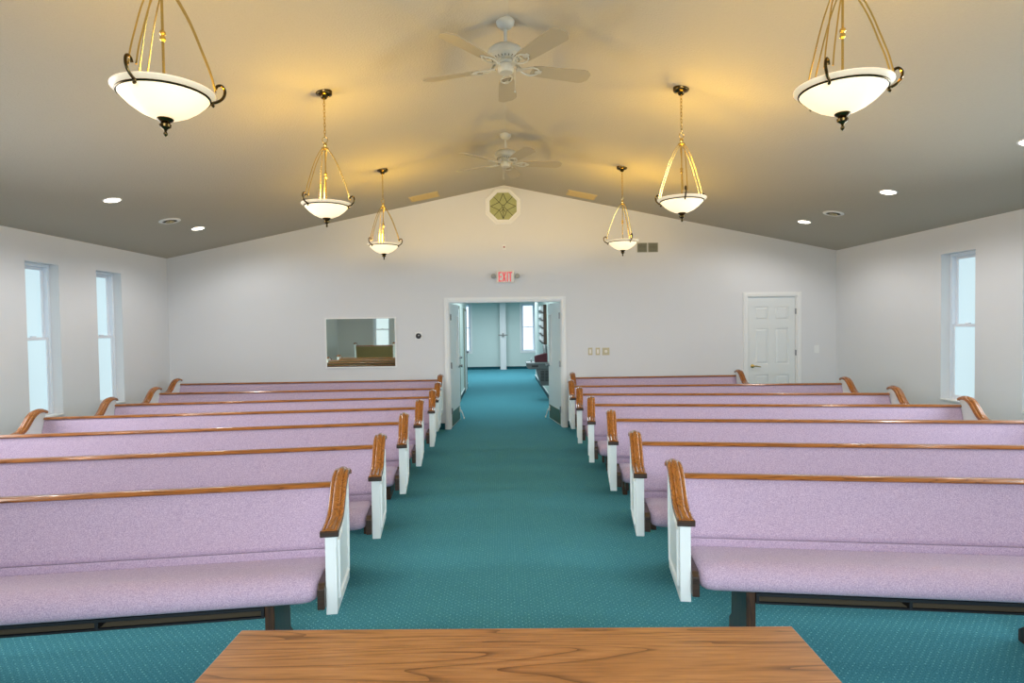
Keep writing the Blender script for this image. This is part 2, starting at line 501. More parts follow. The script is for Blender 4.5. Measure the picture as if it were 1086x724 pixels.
def casing(name, x0, x1, h):
    t_ = MB()
    for xo, xi in ((x0-CW, x0), (x1, x1+CW)):
        t_.box(xo, xi, D-0.02, D, 0, h+CW)
        mid = (xo+xi)/2
        t_.box(mid-0.012, mid+0.012, D-0.026, D-0.02, 0, h+CW-0.02)
    t_.box(x0, x1, D-0.02, D, h, h+CW); t_.box(x0, x1, D-0.026, D-0.02, h+0.023, h+0.047)
    # jamb lining
    t_.box(x0, x0+0.015, D, D+0.13, 0, h); t_.box(x1-0.015, x1, D, D+0.13, 0, h); t_.box(x0+0.015, x1-0.015, D, D+0.13, h-0.015, h)
    return structure(t_.build(name, M_TRIM, bevel=0.003))


casing('trim_3', DL, DR, DH)
casing('trim_4', D3L, D3R, D3H)


def leaf(name, hx, s, ang):
    """s=+1: hinge on the left jamb; closed leaf runs from the hinge towards +s x, it opens away from the camera"""
    W = 0.885
    d = MB()
    z0, z1 = 0.015, 2.02
    lx0, lx1, lz0, lz1 = W-0.24, W-0.12, 0.98, 1.82
    d.box(0, lx0, 0, 0.044, z0, z1); d.box(lx1, W, 0, 0.044, z0, z1)
    d.box(lx0, lx1, 0, 0.044, z0, lz0); d.box(lx0, lx1, 0, 0.044, lz1, z1)
    if s < 0:
        d.xf(Matrix.Scale(-1, 4, (1, 0, 0)))
    o = structure(d.build(name, M_DOOR))

    def part(nm, mb, mat, **kw):
        if s < 0:
            mb.xf(Matrix.Scale(-1, 4, (1, 0, 0)))
        return mb.build(nm, mat, o, **kw)
    f = MB()
    for yy0, yy1 in ((-0.012, 0.0), (0.044, 0.056)):
        f.box(lx0-0.02, lx0, yy0, yy1, lz0-0.02, lz1+0.02); f.box(lx1, lx1+0.02, yy0, yy1, lz0-0.02, lz1+0.02)
        f.box(lx0, lx1, yy0, yy1, lz0-0.02, lz0); f.box(lx0, lx1, yy0, yy1, lz1, lz1+0.02)
    part('lite_frame', f, M_TRIM)
    part('lite_pane', MB().box(lx0, lx1, 0.018, 0.026, lz0, lz1), M_LITE)
    part('kickplate', MB().box(0.03, W-0.03, -0.003, 0.0, 0.03, 0.26), M_KICK)
    for zz in (0.28, 1.02, 1.80):
        hg = MB(); hg.lathe([(0.0, zz-0.05), (0.011, zz-0.05), (0.011, zz+0.05), (0.0, zz+0.05)], 10, (-0.003, -0.012, 0))
        hg.box(0.0, 0.03, -0.003, 0.0, zz-0.05, zz+0.05)
        part('hinge', hg, M_MET)
    kn = MB()
    kn.lathe([(0.0, 0.0), (0.032, 0.0), (0.032, -0.012), (0.012, -0.016), (0.014, -0.035), (0.028, -0.045), (0.026, -0.062), (0.0, -0.068)], 14, (W-0.06, 0, 0.96), 'Y')
    part('door_knob', kn, M_MET, smooth=True)
    st = MB()
    st.tube([(W-0.06, -0.004, 0.20), (W-0.06, -0.035, 0.17), (W-0.055, -0.07, 0.06)], 0.009, 8)
    st.lathe([(0.0, -0.0), (0.017, 0.0), (0.017, -0.02), (0.0, -0.022)], 10, (W-0.055, -0.066, 0.045), 'Y')
    st.box(W-0.085, W-0.035, -0.012, -0.003, 0.15, 0.24)
    part('door_stop', st, M_TRIM)
    o.location = (hx, D+0.06, 0); o.rotation_euler[2] = s*ang
    return o


# the leaves swing away from the camera, so hinge faces end up turned to the passage
leaf('door_1', DL+0.02, 1, math.radians(85))
leaf('door_2', DR-0.02, -1, math.radians(82))

# six-panel door
d = MB()
x0, x1, z1 = D3L+0.02, D3R-0.02, D3H-0.02
y0, y1 = D+0.012, D+0.05
wd = x1-x0
cols = ((x0+0.105, x0+wd/2-0.055), (x0+wd/2+0.055, x1-0.105))
rows = ((0.24, 0.80), (0.97, 1.55), (1.68, 1.90))
xs = [x0, cols[0][0], cols[0][1], cols[1][0], cols[1][1], x1]
zs = [0.012, rows[0][0], rows[0][1], rows[1][0], rows[1][1], rows[2][0], rows[2][1], z1]
for i in range(5):
    for j in range(7):
        inset = (i in (1, 3)) and (j in (1, 3, 5))
        d.box(xs[i], xs[i+1], y0+(0.012 if inset else 0), y1, zs[j], zs[j+1])
o = structure(d.build('door_3', M_DOOR))
for ca, cb in cols:
    for ra, rb in rows:
        q = MB(); g = 0.03
        q.loft([[(ca+g*0.6, y0+0.012, ra+g*0.6), (cb-g*0.6, y0+0.012, ra+g*0.6), (cb-g*0.6, y0+0.012, rb-g*0.6), (ca+g*0.6, y0+0.012, rb-g*0.6)],
                [(ca+g*1.3, y0+0.002, ra+g*1.3), (cb-g*1.3, y0+0.002, ra+g*1.3), (cb-g*1.3, y0+0.002, rb-g*1.3), (ca+g*1.3, y0+0.002, rb-g*1.3)]])
        q.build('raised_panel', M_DOOR, o)
h = MB(); h.lathe([(0.0, 0.0), (0.032, 0.0), (0.030, -0.012), (0.012, -0.016), (0.011, -0.05), (0.0, -0.052)], 16, (x0+0.065, y0, 0.94), 'Y')
h.tube([(x0+0.065, y0-0.045, 0.94), (x0+0.10, y0-0.05, 0.943), (x0+0.15, y0-0.05, 0.935), (x0+0.185, y0-0.047, 0.928)], [0.011, 0.010, 0.009, 0.007], 8)
h.build('lever_handle', M_BRASS, o, smooth=True)
for zz in (0.30, 1.15, 1.82):
    hg = MB(); hg.lathe([(0.0, zz-0.045), (0.012, zz-0.045), (0.012, zz+0.045), (0.0, zz+0.045)], 10, (x1+0.006, y0-0.006, 0))
    hg.build('hinge', M_MET, o)

# ------------------------------------------------------------------ pews
CAPC = [(0.022, 0.893), (-0.005, 0.906), (-0.05, 0.914), (-0.10, 0.912), (-0.145, 0.898), (-0.195, 0.866), (-0.245, 0.818), (-0.295, 0.772), (-0.345, 0.749), (-0.42, 0.739), (-0.49, 0.733)]
ROW = ('front', 'second', 'third', 'fourth', 'fifth', 'sixth', 'back')


def smooth_curve(pts, n=4):
    out = []
    for i in range(len(pts)-1):
        p0 = Vector(pts[max(i-1, 0)]); p1 = Vector(pts[i]); p2 = Vector(pts[i+1]); p3 = Vector(pts[min(i+2, len(pts)-1)])
        for k in range(n):
            t = k/n
            out.append(0.5*((2*p1)+(p2-p0)*t+(2*p0-5*p1+4*p2-p3)*t*t+(3*p1-p0-3*p2+p3)*t**3))
    out.append(Vector(pts[-1]))
    return out


CAPS = smooth_curve(CAPC, 3)


def pew(loc, rotz, s, L, label, group, racks=True, name='church_pew', xsp=0.10, hang=False):
    """local: x from the aisle end (0) outwards (times s), -y towards the front, z up, y=0 at the top rail"""
    root = empty(name, loc, rotz, label, 'pew', group)
    MS = Matrix.Scale(-1, 4, (1, 0, 0)) if s < 0 else None

    def put(nm, mb, mat, parent=root, **kw):
        if MS is not None:
            mb.xf(MS)
        return mb.build(nm, mat, parent, **kw)

    # seat cushion: rounded front roll, ends pulled in
    prof = [(-0.10, 0.40), (-0.075, 0.44), (-0.085, 0.468), (-0.20, 0.475), (-0.29, 0.487), (-0.35, 0.499), (-0.405, 0.503), (-0.445, 0.495), (-0.474, 0.478), (-0.494, 0.453), (-0.500, 0.427), (-0.494, 0.403), (-0.475, 0.388), (-0.44, 0.384), (-0.28, 0.388)]
    cx_, cz_ = -0.29, 0.445
    def sec(x, k):
        return [(x, cx_+(p[0]-cx_)*(0.5+0.5*k) if p[0] < cx_ else p[0], cz_+(p[1]-cz_)*k) for p in prof]
    a, e = 0.036, L-0.036
    put('seat_cushion', MB().loft([sec(a, 0.55), sec(a+0.012, 0.82), sec(a+0.035, 0.95), sec(a+0.07, 1.0), sec(L*0.5, 1.0), sec(e-0.07, 1.0), sec(e-0.035, 0.95), sec(e-0.012, 0.82), sec(e, 0.55)]), M_FABRIC, smooth=True)
    # back cushion
    bp = [(0.0, 0.808), (-0.020, 0.808), (-0.034, 0.792), (-0.052, 0.74), (-0.080, 0.66), (-0.106, 0.58), (-0.121, 0.545), (-0.122, 0.528), (-0.114, 0.514), (-0.085, 0.5125), (-0.062, 0.53)]
    put('back_cushion', MB().loft([[(x, p[0], p[1]) for p in bp] for x in (0.002, 0.01, L-0.01, L-0.002)]), M_FABRIC, smooth=True)
    put('lower_back_pad', MB().loft([[(x, q[0], q[1]) for q in ((-0.118, 0.511), (-0.121, 0.495), (-0.114, 0.462), (-0.07, 0.462), (-0.07, 0.511))] for x in (0.002, L-0.002)]), M_FABRIC, smooth=True)
    # wooden back board
    put('back_board', MB().prism([(0.018, 0.80), (0.0, 0.80), (-0.065, 0.53), (-0.09, 0.36), (-0.07, 0.36), (-0.045, 0.53)], 'X', 0.002, L-0.002), M_BACKB)
    # top rail
    rp = [(-0.034, 0.808), (-0.040, 0.812), (-0.040, 0.818), (-0.034, 0.821), (-0.030, 0.827), (-0.018, 0.831), (0.008, 0.831), (0.020, 0.824), (0.024, 0.814), (0.020, 0.808)]
    put('top_rail', MB().prism(rp, 'X', 0.001, L-0.001), M_OAK, smooth=True)
    # end panels and caps
    under = [(p.x, p.y-0.03) for p in CAPS if -0.465 < p.x < 0.0]
    poly = [(-0.46, 0.32), (-0.46, CAPS[-1].y-0.03)] + under[::-1] + [(-0.004, 0.868), (-0.012, 0.62), (-0.045, 0.32)]
    for xa, xb, xo in ((-0.051, 0.0, -1), (L, L+0.051, 1)):
        ep = put('end_panel', MB().prism(poly, 'X', xa, xb), M_WHITE, bevel=0.003)
        # raised moulding on the outer face
        xf_ = xa if xo < 0 else xb
        inner = [(-0.415, 0.375), (-0.415, 0.655), (-0.335, 0.667), (-0.245, 0.735), (-0.17, 0.815), (-0.07, 0.815), (-0.062, 0.62), (-0.09, 0.375)]
        ctr = Vector((sum(p[0] for p in inner)/8, sum(p[1] for p in inner)/8))
        def off(p, k):
            v = Vector(p)-ctr; l = v.length
            return ctr + v*(1-k/l)
        r0 = [Vector(p) for p in inner]; r1 = [off(p, 0.008) for p in inner]; r2 = [off(p, 0.018) for p in inner]; r3 = [off(p, 0.026) for p in inner]
        secs = []
        for rr, h_ in ((r0, 0.0), (r1, 0.009), (r2, 0.009), (r3, 0.0)):
            secs.append([(xf_+xo*h_, p.x, p.y) for p in rr])
        secs.append(secs[0])
        put('panel_moulding', MB().loft(secs, cap=False), M_WHITE, parent=ep)
        # cap: moulded strip swept along the swoop
        xm_ = (xa+xb)/2; hw = 0.040
        cross = [(-hw, -0.030), (-hw, -0.014), (-hw+0.003, -0.007), (-hw+0.009, -0.003), (-hw+0.017, -0.003), (-hw+0.020, -0.006), (-0.016, 0.001), (-0.007, 0.006), (0.007, 0.006), (0.016, 0.001), (hw-0.020, -0.006), (hw-0.017, -0.003), (hw-0.009, -0.003), (hw-0.003, -0.007), (hw, -0.014), (hw, -0.030)]
        secs = []
        for i, p in enumerate(CAPS):
            t = (CAPS[min(i+1, len(CAPS)-1)]-CAPS[max(i-1, 0)]).normalized()
            n_ = Vector((t.y, -t.x))
            if n_.y < 0: n_ = -n_
            secs.append([(xm_+q[0], p.x+n_.x*q[1], p.y+n_.y*q[1]) for q in cross])
        cap = put('end_cap', MB().loft(secs), M_OAKY, smooth=True)
        put('cap_nose', MB().prism([(-0.497, 0.703), (-0.497, 0.719), (-0.488, 0.725), (-0.478, 0.725), (-0.465, 0.695), (-0.49, 0.695)], 'X', xm_-0.041, xm_+0.041), M_DARKW, parent=cap)
        # dark seat bracket beside the end
        bx = (0.0, 0.034) if xo < 0 else (L-0.034, L)
        put('seat_bracket', MB().prism([(-0.495, 0.36), (-0.495, 0.455), (-0.47, 0.475), (-0.25, 0.475), (-0.25, 0.36)], 'X', *bx), M_DARKW, bevel=0.004)
    # pedestal supports
    xsup = [xsp, L/2, L-xsp] if L > 2 else [xsp, L-xsp]
    for xc in xsup:
        sp_ = MB().prism([(-0.42, 0.0), (-0.42, 0.06), (-0.40, 0.10), (-0.40, 0.386), (-0.10, 0.386), (-0.08, 0.10), (-0.03, 0.06), (-0.03, 0.0)], 'X', xc-0.022, xc+0.022)
        put('support', sp_, M_DARKZ, bevel=0.004)
    if hang:
        put('rack_bracket', MB().box(0.075, 0.10, -0.37, -0.20, 0.30, 0.388), M_DARKZ, bevel=0.003)
    if racks:
        for xa, xb in zip(xsup, xsup[1:]):
            r_ = MB(); a, e = xa+0.023, xb-0.023
            r_.box(a, e, -0.405, -0.392, 0.300, 0.309)
            r_.box(a, e, -0.405, -0.392, 0.338, 0.352)
            r_.box(a, e, -0.14, -0.12, 0.300, 0.352)
            put('rack_shelf', MB().box(a, e, -0.391, -0.141, 0.300, 0.3055), M_SHELF)
            n_ = max(2, int(round((e-a)/0.75)))
            for k in range(n_+1):
                xx = a+(e-a-0.014)*k/n_
                r_.box(xx, xx+0.014, -0.404, -0.13, 0.3055, 0.352)
            put('book_rack', r_, M_BLACK)
    return root


# aisle ends (x, y at the top rail), yaw and length for the two banks, front to back
LROWS = [(-0.885, 3.255, 6.5, 3.55), (-0.88, 4.255, 6.2, 3.55), (-0.876, 5.27, 6.0, 3.58), (-0.867, 6.22, 4.6, 3.58), (-0.842, 7.155, 4.2, 3.53), (-0.874, 8.119, 1.0, 3.64), (-0.965, 9.40, 0.0, 3.98)]
RROWS = [(0.962, 3.298, 8.4, 3.45), (0.951, 4.20, 8.2, 3.45), (0.976, 5.239, 8.0, 3.48), (0.954, 6.241, 8.2, 3.51), (0.957, 7.186, 7.2, 3.46), (0.962, 8.128, 3.4, 3.55), (1.125, 9.39, 0.5, 2.54)]
NB = ('nearest the camera', 'just behind the front pew', 'third from the camera', 'fourth from the camera', 'fifth from the camera', 'just before the back row', 'against the back wall')
for i, (x, y, a, L) in enumerate(LROWS):
    pew((x, y, 0), math.radians(a), -1, L, 'mauve upholstered pew left of the aisle, %s' % ('under the wall mirror, ' + NB[i] if i == 6 else NB[i]), 'pews left of the aisle', xsp=0.27, hang=i > 1)
for i, (x, y, a, L) in enumerate(RROWS):
    pew((x, y, 0), math.radians(-a), 1, L, '%s upholstered pew right of the aisle, %s' % ('shorter mauve' if i == 6 else 'mauve', NB[i]), 'pews right of the aisle', xsp=0.29, hang=i > 1)
# low side platform with a short pew, seen only in the mirror
structure(MB().box(XL+0.013, -2.7, YF+0.001, 1.6, 0.0, 0.29).build('floor_platform', M_CARPET))
pew((-3.22, 1.30, 0.29), 0, -1, 1.10, 'short pew reflected in the wall mirror below the bright window', 'platform pew', racks=False, xsp=0.2)

# ------------------------------------------------------------------ communion table in the foreground
TA = math.atan2(1.708-1.76, 0.83+0.773)
t = empty('oak_table', (0.0285, 1.734, 0), TA, 'oak table with a glossy grained top at the bottom of the photo', 'table')
hw_ = 0.802
tp = MB().box(-hw_, hw_, -0.62, 0.0, 0.745, 0.78); tp.build('table_top', M_TABLE, t, bevel=0.006, segs=3)
b_ = MB(); b_.box(-hw_+0.07, hw_-0.07, -0.08, -0.06, 0.63, 0.745); b_.box(-hw_+0.07, hw_-0.07, -0.56, -0.54, 0.63, 0.745)
b_.box(-hw_+0.06, -hw_+0.08, -0.54, -0.08, 0.63, 0.745); b_.box(hw_-0.08, hw_-0.06, -0.54, -0.08, 0.63, 0.745)
b_.build('apron', M_TABLE, t)
for sx in (-1, 1):
    for yy in (-0.56, -0.06):
        q = MB(); cx0 = sx*(hw_-0.07)
        q.loft([[(cx0+a*r, yy+c_*r, z) for a, c_ in ((-1, -1), (1, -1), (1, 1), (-1, 1))] for z, r in ((0, 0.026), (0.06, 0.03), (0.6, 0.036), (0.744, 0.036))])
        q.build('leg', M_TABLE, t, bevel=0.004)

# ------------------------------------------------------------------ pendant lights
def make_pendant():
    root = empty('pendant_light', (0, 0, 0))
    # local z = 0 at the ceiling contact
    c_ = MB(); c_.lathe([(0.0, 0.03), (0.066, 0.03), (0.066, -0.012), (0.060, -0.022), (0.030, -0.034), (0.022, -0.05), (0.010, -0.056), (0.0, -0.058)], 24)
    c_.build('canopy', M_DBRASS, root, smooth=True)
    ch = MB()
    z = -0.055
    n = 11
    st = (0.36-0.055)/n
    for k in range(n):
        pts = []
        for j in range(9):
            a = 2*PI*j/8
            u, v = 0.008*math.cos(a), 0.019*math.sin(a)
            pts.append((u if k % 2 else 0, 0 if k % 2 else u, z-st*(k+0.5)+v))
        ch.tube(pts, 0.0028, 5)
    ch.build('chain', M_BRASS, root)
    hb = MB()
    pts = [(0.022*math.cos(2*PI*j/14), 0, -0.385+0.024*math.sin(2*PI*j/14)) for j in range(15)]
    hb.tube(pts, 0.0035, 6)
    hb.lathe([(0.0, -0.405), (0.012, -0.41), (0.016, -0.425), (0.012, -0.44), (0.028, -0.448), (0.028, -0.460), (0.013, -0.468), (0.0, -0.47)], 16)
    hb.build('hub', M_BRASS, root, smooth=True)
    ro = MB()
    ro.lathe([(0.0, -0.46), (0.0055, -0.46), (0.0055, -0.648), (0.012, -0.655), (0.013, -0.665), (0.007, -0.672), (0.012, -0.680), (0.012, -0.69), (0.0055, -0.697), (0.0055, -1.0), (0.0, -1.0)], 10)
    ro.build('stem', M_BRASS, root, smooth=True)
    RB, ZR = 0.198, -0.905
    for k in range(3):
        a0 = 2*PI*k/3
        ar = MB()
        ca, sa = math.cos(a0), math.sin(a0)
        for off in (-0.017, 0.017):
            cur = smooth_curve([(0.012, -0.45), (0.052, -0.50), (0.105, -0.60), (0.15, -0.72), (0.178, -0.80), (0.196, -0.875)], 3)
            ar.tube([(p.x*ca-off*sa, p.x*sa+off*ca, p.y) for p in cur], 0.0036, 6)
        arm = ar.build('arm', M_BRASS, root, smooth=True)
        sc = MB()
        cur = smooth_curve([(0.196, -0.868), (0.204, -0.852), (0.220, -0.848), (0.232, -0.862), (0.232, -0.885), (0.220, -0.908), (0.200, -0.922), (0.186, -0.928), (0.182, -0.938), (0.190, -0.943)], 3)
        sc.tube([(p.x*ca, p.x*sa, p.y) for p in cur], 0.0062, 7)
        sc.build('scroll', M_DBRASS, arm, smooth=True)
    # bowl of frosted glass, a shell open at the top
    ou = [(0.024, -1.022), (0.06, -1.014), (0.10, -0.995), (0.137, -0.968), (0.163, -0.942), (0.177, -0.926)]
    inn = [(r-0.004 if r > 0.03 else r, z_+0.007) for r, z_ in ou]
    bo = MB(); bo.lathe(ou + [(0.175, -0.920)] + inn[::-1] + [ou[0]], 40)
    bowl = bo.build('bowl', M_BOWL, root, smooth=True)
    rm = MB(); rm.lathe([(0.1775, -0.925), (0.191, -0.916), (0.199, -0.908), (0.199, -0.903), (0.190, -0.907), (0.176, -0.918), (0.1775, -0.925)], 40)
    rm.build('rim', M_BOWLRIM, bowl, smooth=True)
    bd = MB(); bd.lathe([(0.1775, -0.930), (0.1805, -0.927), (0.1805, -0.923), (0.1775, -0.924), (0.1775, -0.930)], 40)
    bd.build('band', M_DBRASS, bowl, smooth=True)
    fi = MB(); fi.lathe([(0.0, -1.005), (0.030, -1.016), (0.034, -1.024), (0.024, -1.034), (0.018, -1.038), (0.024, -1.046), (0.022, -1.056), (0.008, -1.066), (0.005, -1.076), (0.009, -1.082), (0.008, -1.090), (0.0, -1.097)], 18)
    fi.build('finial', M_DBRASS, root, smooth=True)
    # three bulbs' light inside the bowl
    ld = bpy.data.lights.new('pendant_bulb', 'POINT'); ld.energy = PENDANT_W; ld.color = (1.0, 0.585, 0.04); ld.shadow_soft_size = 0.045
    lo = bpy.data.objects.new('bulb', ld); COL.objects.link(lo); lo.parent = root; lo.location = (0.06, 0.0, -0.925)
    return root


PL = [(-1.414, 2.62, 'left', 'bowl pendant light nearest the camera on the left side'),
      (-1.414, 5.007, 'left', 'middle of the three bowl pendant lights on the left'),
      (-1.417, 7.458, 'left', 'bowl pendant light on the left nearest the back wall'),
      (1.522, 2.66, 'right', 'bowl pendant light nearest the camera on the right side'),
      (1.522, 5.019, 'right', 'middle of the three bowl pendant lights on the right'),
      (1.532, 7.50, 'right', 'bowl pendant light on the right beside the wall vent')]
proto = make_pendant()
for i, (x, y, side, lab) in enumerate(PL):
    o = proto if i == 0 else copy_tree(proto)
    tag(o, 'lit brass and frosted ' + lab, 'pendant light', 'bowl pendant lights hanging from the ceiling')
    o.location = (x, y, ceil_z(x))
    o.rotation_euler[2] = math.radians((25, -4, -8, -15, 21, 48)[i])


# ------------------------------------------------------------------ ceiling fans
def make_fan():
    root = empty('ceiling_fan', (0, 0, 0))
    c_ = MB(); c_.lathe([(0.0, 0.0), (0.068, -0.0), (0.070, -0.012), (0.064, -0.034), (0.042, -0.058), (0.026, -0.066), (0.0, -0.067)], 24)
    c_.build('canopy', M_FAN, root, smooth=True)
    r_ = MB(); r_.lathe([(0.0, -0.06), (0.012, -0.06), (0.012, -0.20), (0.0, -0.20)], 12); r_.build('downrod', M_FAN, root, smooth=True)
    mo = MB(); mo.lathe([(0.0, -0.17), (0.03, -0.175), (0.085, -0.19), (0.122, -0.215), (0.13, -0.24), (0.128, -0.265), (0.10, -0.285), (0.085, -0.295), (0.0, -0.297)], 32)
    mo.build('motor_housing', M_FAN, root, smooth=True)
    sl = MB()
    for k in range(24):
        a = 2*PI*k/24
        sl.tube([(0.09*math.cos(a), 0.09*math.sin(a), -0.2905), (0.104*math.cos(a), 0.104*math.sin(a), -0.2835)], 0.003, 4)
    sl.build('cooling_slots', M_DARKV, root)
    sw = MB(); sw.lathe([(0.0, -0.297), (0.055, -0.297), (0.055, -0.31), (0.045, -0.318), (0.058, -0.325), (0.058, -0.365), (0.05, -0.38), (0.0, -0.385)], 24)
    sw.build('switch_housing', M_FAN, root, smooth=True)
    pc = MB(); pc.tube([(-0.03, -0.052, -0.35), (-0.036, -0.066, -0.37), (-0.036, -0.066, -0.52)], 0.002, 5)
    pc.lathe([(0.0, -0.52), (0.005, -0.523), (0.006, -0.535), (0.0, -0.54)], 8, (-0.036, -0.066, 0))
    pc.build('pull_chain', M_FAN, root)
    for k in range(5):
        a = 2*PI*k/5
        RM = Matrix.Rotation(a, 4, 'Z') @ Matrix.Translation((0, 0, -0.345)) @ Matrix.Rotation(math.radians(-12), 4, 'X')
        out = []
        for x_, h_ in ((0.20, 0.054), (0.26, 0.062), (0.40, 0.069), (0.55, 0.075), (0.605, 0.077), (0.625, 0.071), (0.652, 0.046), (0.662, 0.032)):
            out.append((x_, h_))
        poly = out + [(x_, -h_) for x_, h_ in out[::-1]]
        bl = MB(); bl.prism(poly, 'Z', 0.0, 0.006); bl.xf(RM)
        blade = bl.build('blade', M_BLADE, root)
        ir = MB()
        for sg in (-1, 1):
            ir.tube([(0.075, 0.006*sg, 0.05), (0.12, 0.016*sg, -0.004), (0.165, 0.040*sg, -0.006), (0.20, 0.046*sg, -0.005), (0.235, 0.034*sg, -0.004), (0.255, 0.010*sg, -0.004)], 0.0065, 6)
        ir.box(0.08, 0.13, -0.016, 0.016, -0.006, 0.004)
        ir.box(0.225, 0.275, -0.014, 0.014, -0.006, -0.0005)
        ir.xf(RM); ir.build('blade_iron', M_FAN, blade)
    return root


f1 = make_fan()
tag(f1, 'white five-blade ceiling fan nearest the camera on the ridge', 'ceiling fan', 'five-blade ceiling fans on the ridge')
f2 = copy_tree(f1)
tag(f2, 'white five-blade ceiling fan further back above the octagonal window', 'ceiling fan', 'five-blade ceiling fans on the ridge')
f1.location = (0.066, 4.47, HA-0.002); f1.rotation_euler[2] = math.radians(88)
f2.location = (0.088, 7.095, HA-0.002); f2.rotation_euler[2] = math.radians(6)


# ------------------------------------------------------------------ things in the sloped ceiling
def slope_empty(name, x, y, label, cat, group):
    o = empty(name, (x, y, ceil_z(x)), 0, label, cat, group)
    o.rotation_euler = (0, (-1 if x < XM else 1)*math.atan(K), 0)
    return o


def recessed(x, y, label):
    o = slope_empty('recessed_light', x, y, label, 'ceiling light', 'recessed ceiling lights along the slopes')
    r_ = MB(); r_.lathe([(0.074, 0.004), (0.092, 0.004), (0.092, -0.003), (0.085, -0.007), (0.076, -0.006), (0.074, 0.004)], 28); r_.build('trim_ring', M_TRIM, o, smooth=True)
    l_ = MB(); l_.lathe([(0.0, 0.003), (0.075, 0.003), (0.075, -0.004), (0.0, -0.0045)], 28); l_.build('lens', M_CAN, o)
    ld = bpy.data.lights.new('downlight', 'SPOT'); ld.energy = CAN_W; ld.color = (1.0, 0.97, 0.94); ld.spot_size = 3.0; ld.spot_blend = 0.45; ld.shadow_soft_size = 0.06
    lo = bpy.data.objects.new('lamp', ld); COL.objects.link(lo); lo.parent = o; lo.location = (0, 0, -0.03)


recessed(-4.067, 6.467, 'lit recessed ceiling light on the left slope, the one nearer the camera')
recessed(-4.083, 8.301, 'lit recessed ceiling light on the left slope, nearer the back wall')
recessed(4.216, 6.495, 'lit recessed ceiling light on the right slope, the middle one')
recessed(4.239, 8.346, 'lit recessed ceiling light on the right slope, nearest the back wall')
recessed(4.205, 4.72, 'lit recessed ceiling light cut by the right edge of the photo')
for x, y, lab in ((-4.08, 4.68, 'third from the back wall on the left slope'), (-4.08, 2.88, 'fourth from the back wall on the left slope'), (4.205, 2.90, 'fourth from the back wall on the right slope')):  # extra unseen cans, added to light the walls and pews
    recessed(x, y, 'lit recessed ceiling light ' + lab)


def round_vent(x, y, label):
    o = slope_empty('round_vent', x, y, label, 'vent', 'round ceiling vents')
    r_ = MB()
    r_.lathe([(0.085, 0.003), (0.125, 0.003), (0.125, -0.006), (0.10, -0.016), (0.085, -0.012), (0.085, 0.003)], 28)
    r_.build('flange', M_TRIM, o, smooth=True)
    d_ = MB(); d_.lathe([(0.0, 0.002), (0.086, 0.002), (0.086, -0.004), (0.0, -0.004)], 24); d_.build('throat', M_DARKV, o)
    for r0_, zz in ((0.050, -0.022),):
        k_ = MB(); k_.lathe([(r0_-0.014, zz+0.012), (r0_, zz), (r0_+0.003, zz+0.003), (r0_-0.010, zz+0.014), (r0_-0.014, zz+0.012)], 24)
        k_.build('cone', M_BEIGE, o, smooth=True)
    k_ = MB(); k_.lathe([(0.0, -0.004), (0.012, -0.005), (0.018, -0.026), (0.0, -0.03)], 16); k_.build('hub', M_BEIGE, o, smooth=True)


round_vent(-4.118, 7.665, 'round white vent on the left ceiling slope between two recessed lights')
round_vent(4.274, 7.673, 'round white vent on the right ceiling slope between two recessed lights')


def rect_vent(x, y, label):
    o = slope_empty('ceiling_grille', x, y, label, 'vent', 'beige ceiling grilles near the gable')
    f_ = MB(); a, c_ = 0.225, 0.165
    f_.box(-a, a, -c_, -c_+0.025, -0.010, 0.003); f_.box(-a, a, c_-0.025, c_, -0.010, 0.003)
    f_.box(-a, -a+0.025, -c_+0.025, c_-0.025, -0.010, 0.003); f_.box(a-0.025, a, -c_+0.025, c_-0.025, -0.010, 0.003)
    f_.build('frame', M_BEIGEV, o, bevel=0.002)
    MB().box(-a+0.025, a-0.025, -c_+0.025, c_-0.025, -0.002, 0.002).build('backing', M_BEIGEV, o)
    s_ = MB()
    for k in range(11):
        yy = -c_+0.035+k*(2*c_-0.07)/10
        s_.box(-a+0.025, a-0.025, yy-0.006, yy+0.006, -0.008, -0.002)
    s_.build('slats', M_BEIGEV, o)


rect_vent(-1.135, 9.285, 'beige rectangular ceiling grille left of the octagonal window')
rect_vent(1.272, 9.31, 'beige rectangular ceiling grille right of the octagonal window')

# ------------------------------------------------------------------ things on the back wall
# octagonal window
ox, oz = 0.069, 3.555
def octo(r, rot=PI/8):
    R_ = r/math.cos(PI/8)
    return [(R_*math.cos(rot+k*PI/4), R_*math.sin(rot+k*PI/4)) for k in range(8)]
f_ = MB()
secs = []
for r, yy in ((0.287, 0.0), (0.287, -0.014), (0.265, -0.022), (0.245, -0.016), (0.214, -0.016), (0.214, -0.001)):
    secs.append([(p[0], yy, p[1]) for p in octo(r)])
f_.loft(secs, cap=False)
ow = structure(f_.build('window_%d' % wn, M_TRIM)); wn += 1
ow.location = (ox, D, oz)
MB().prism(octo(0.2145), 'Y', -0.006, -0.001).build('stained_pane', M_STAIN, ow)
ld_ = MB()
def bar(p, q, r=0.004):
    ld_.tube([(p[0], -0.008, p[1]), (q[0], -0.008, q[1])], r, 5)
R2 = 0.21
ax = [(math.cos(a), math.sin(a)) for a in [k*PI/2 for k in range(4)]]
dg = [(math.cos(a), math.sin(a)) for a in [PI/4+k*PI/2 for k in range(4)]]
for k in range(4):
    tip = (ax[k][0]*R2*0.95, ax[k][1]*R2*0.95)
    for dd in (dg[k], dg[k-1]):
        bar(tip, (dd[0]*0.088, dd[1]*0.088))
    bar((dg[k][0]*0.088, dg[k][1]*0.088), (dg[k][0]*R2*1.02, dg[k][1]*R2*1.02))
    bar((dg[k][0]*0.018, dg[k][1]*0.018), (dg[k][0]*0.088, dg[k][1]*0.088))
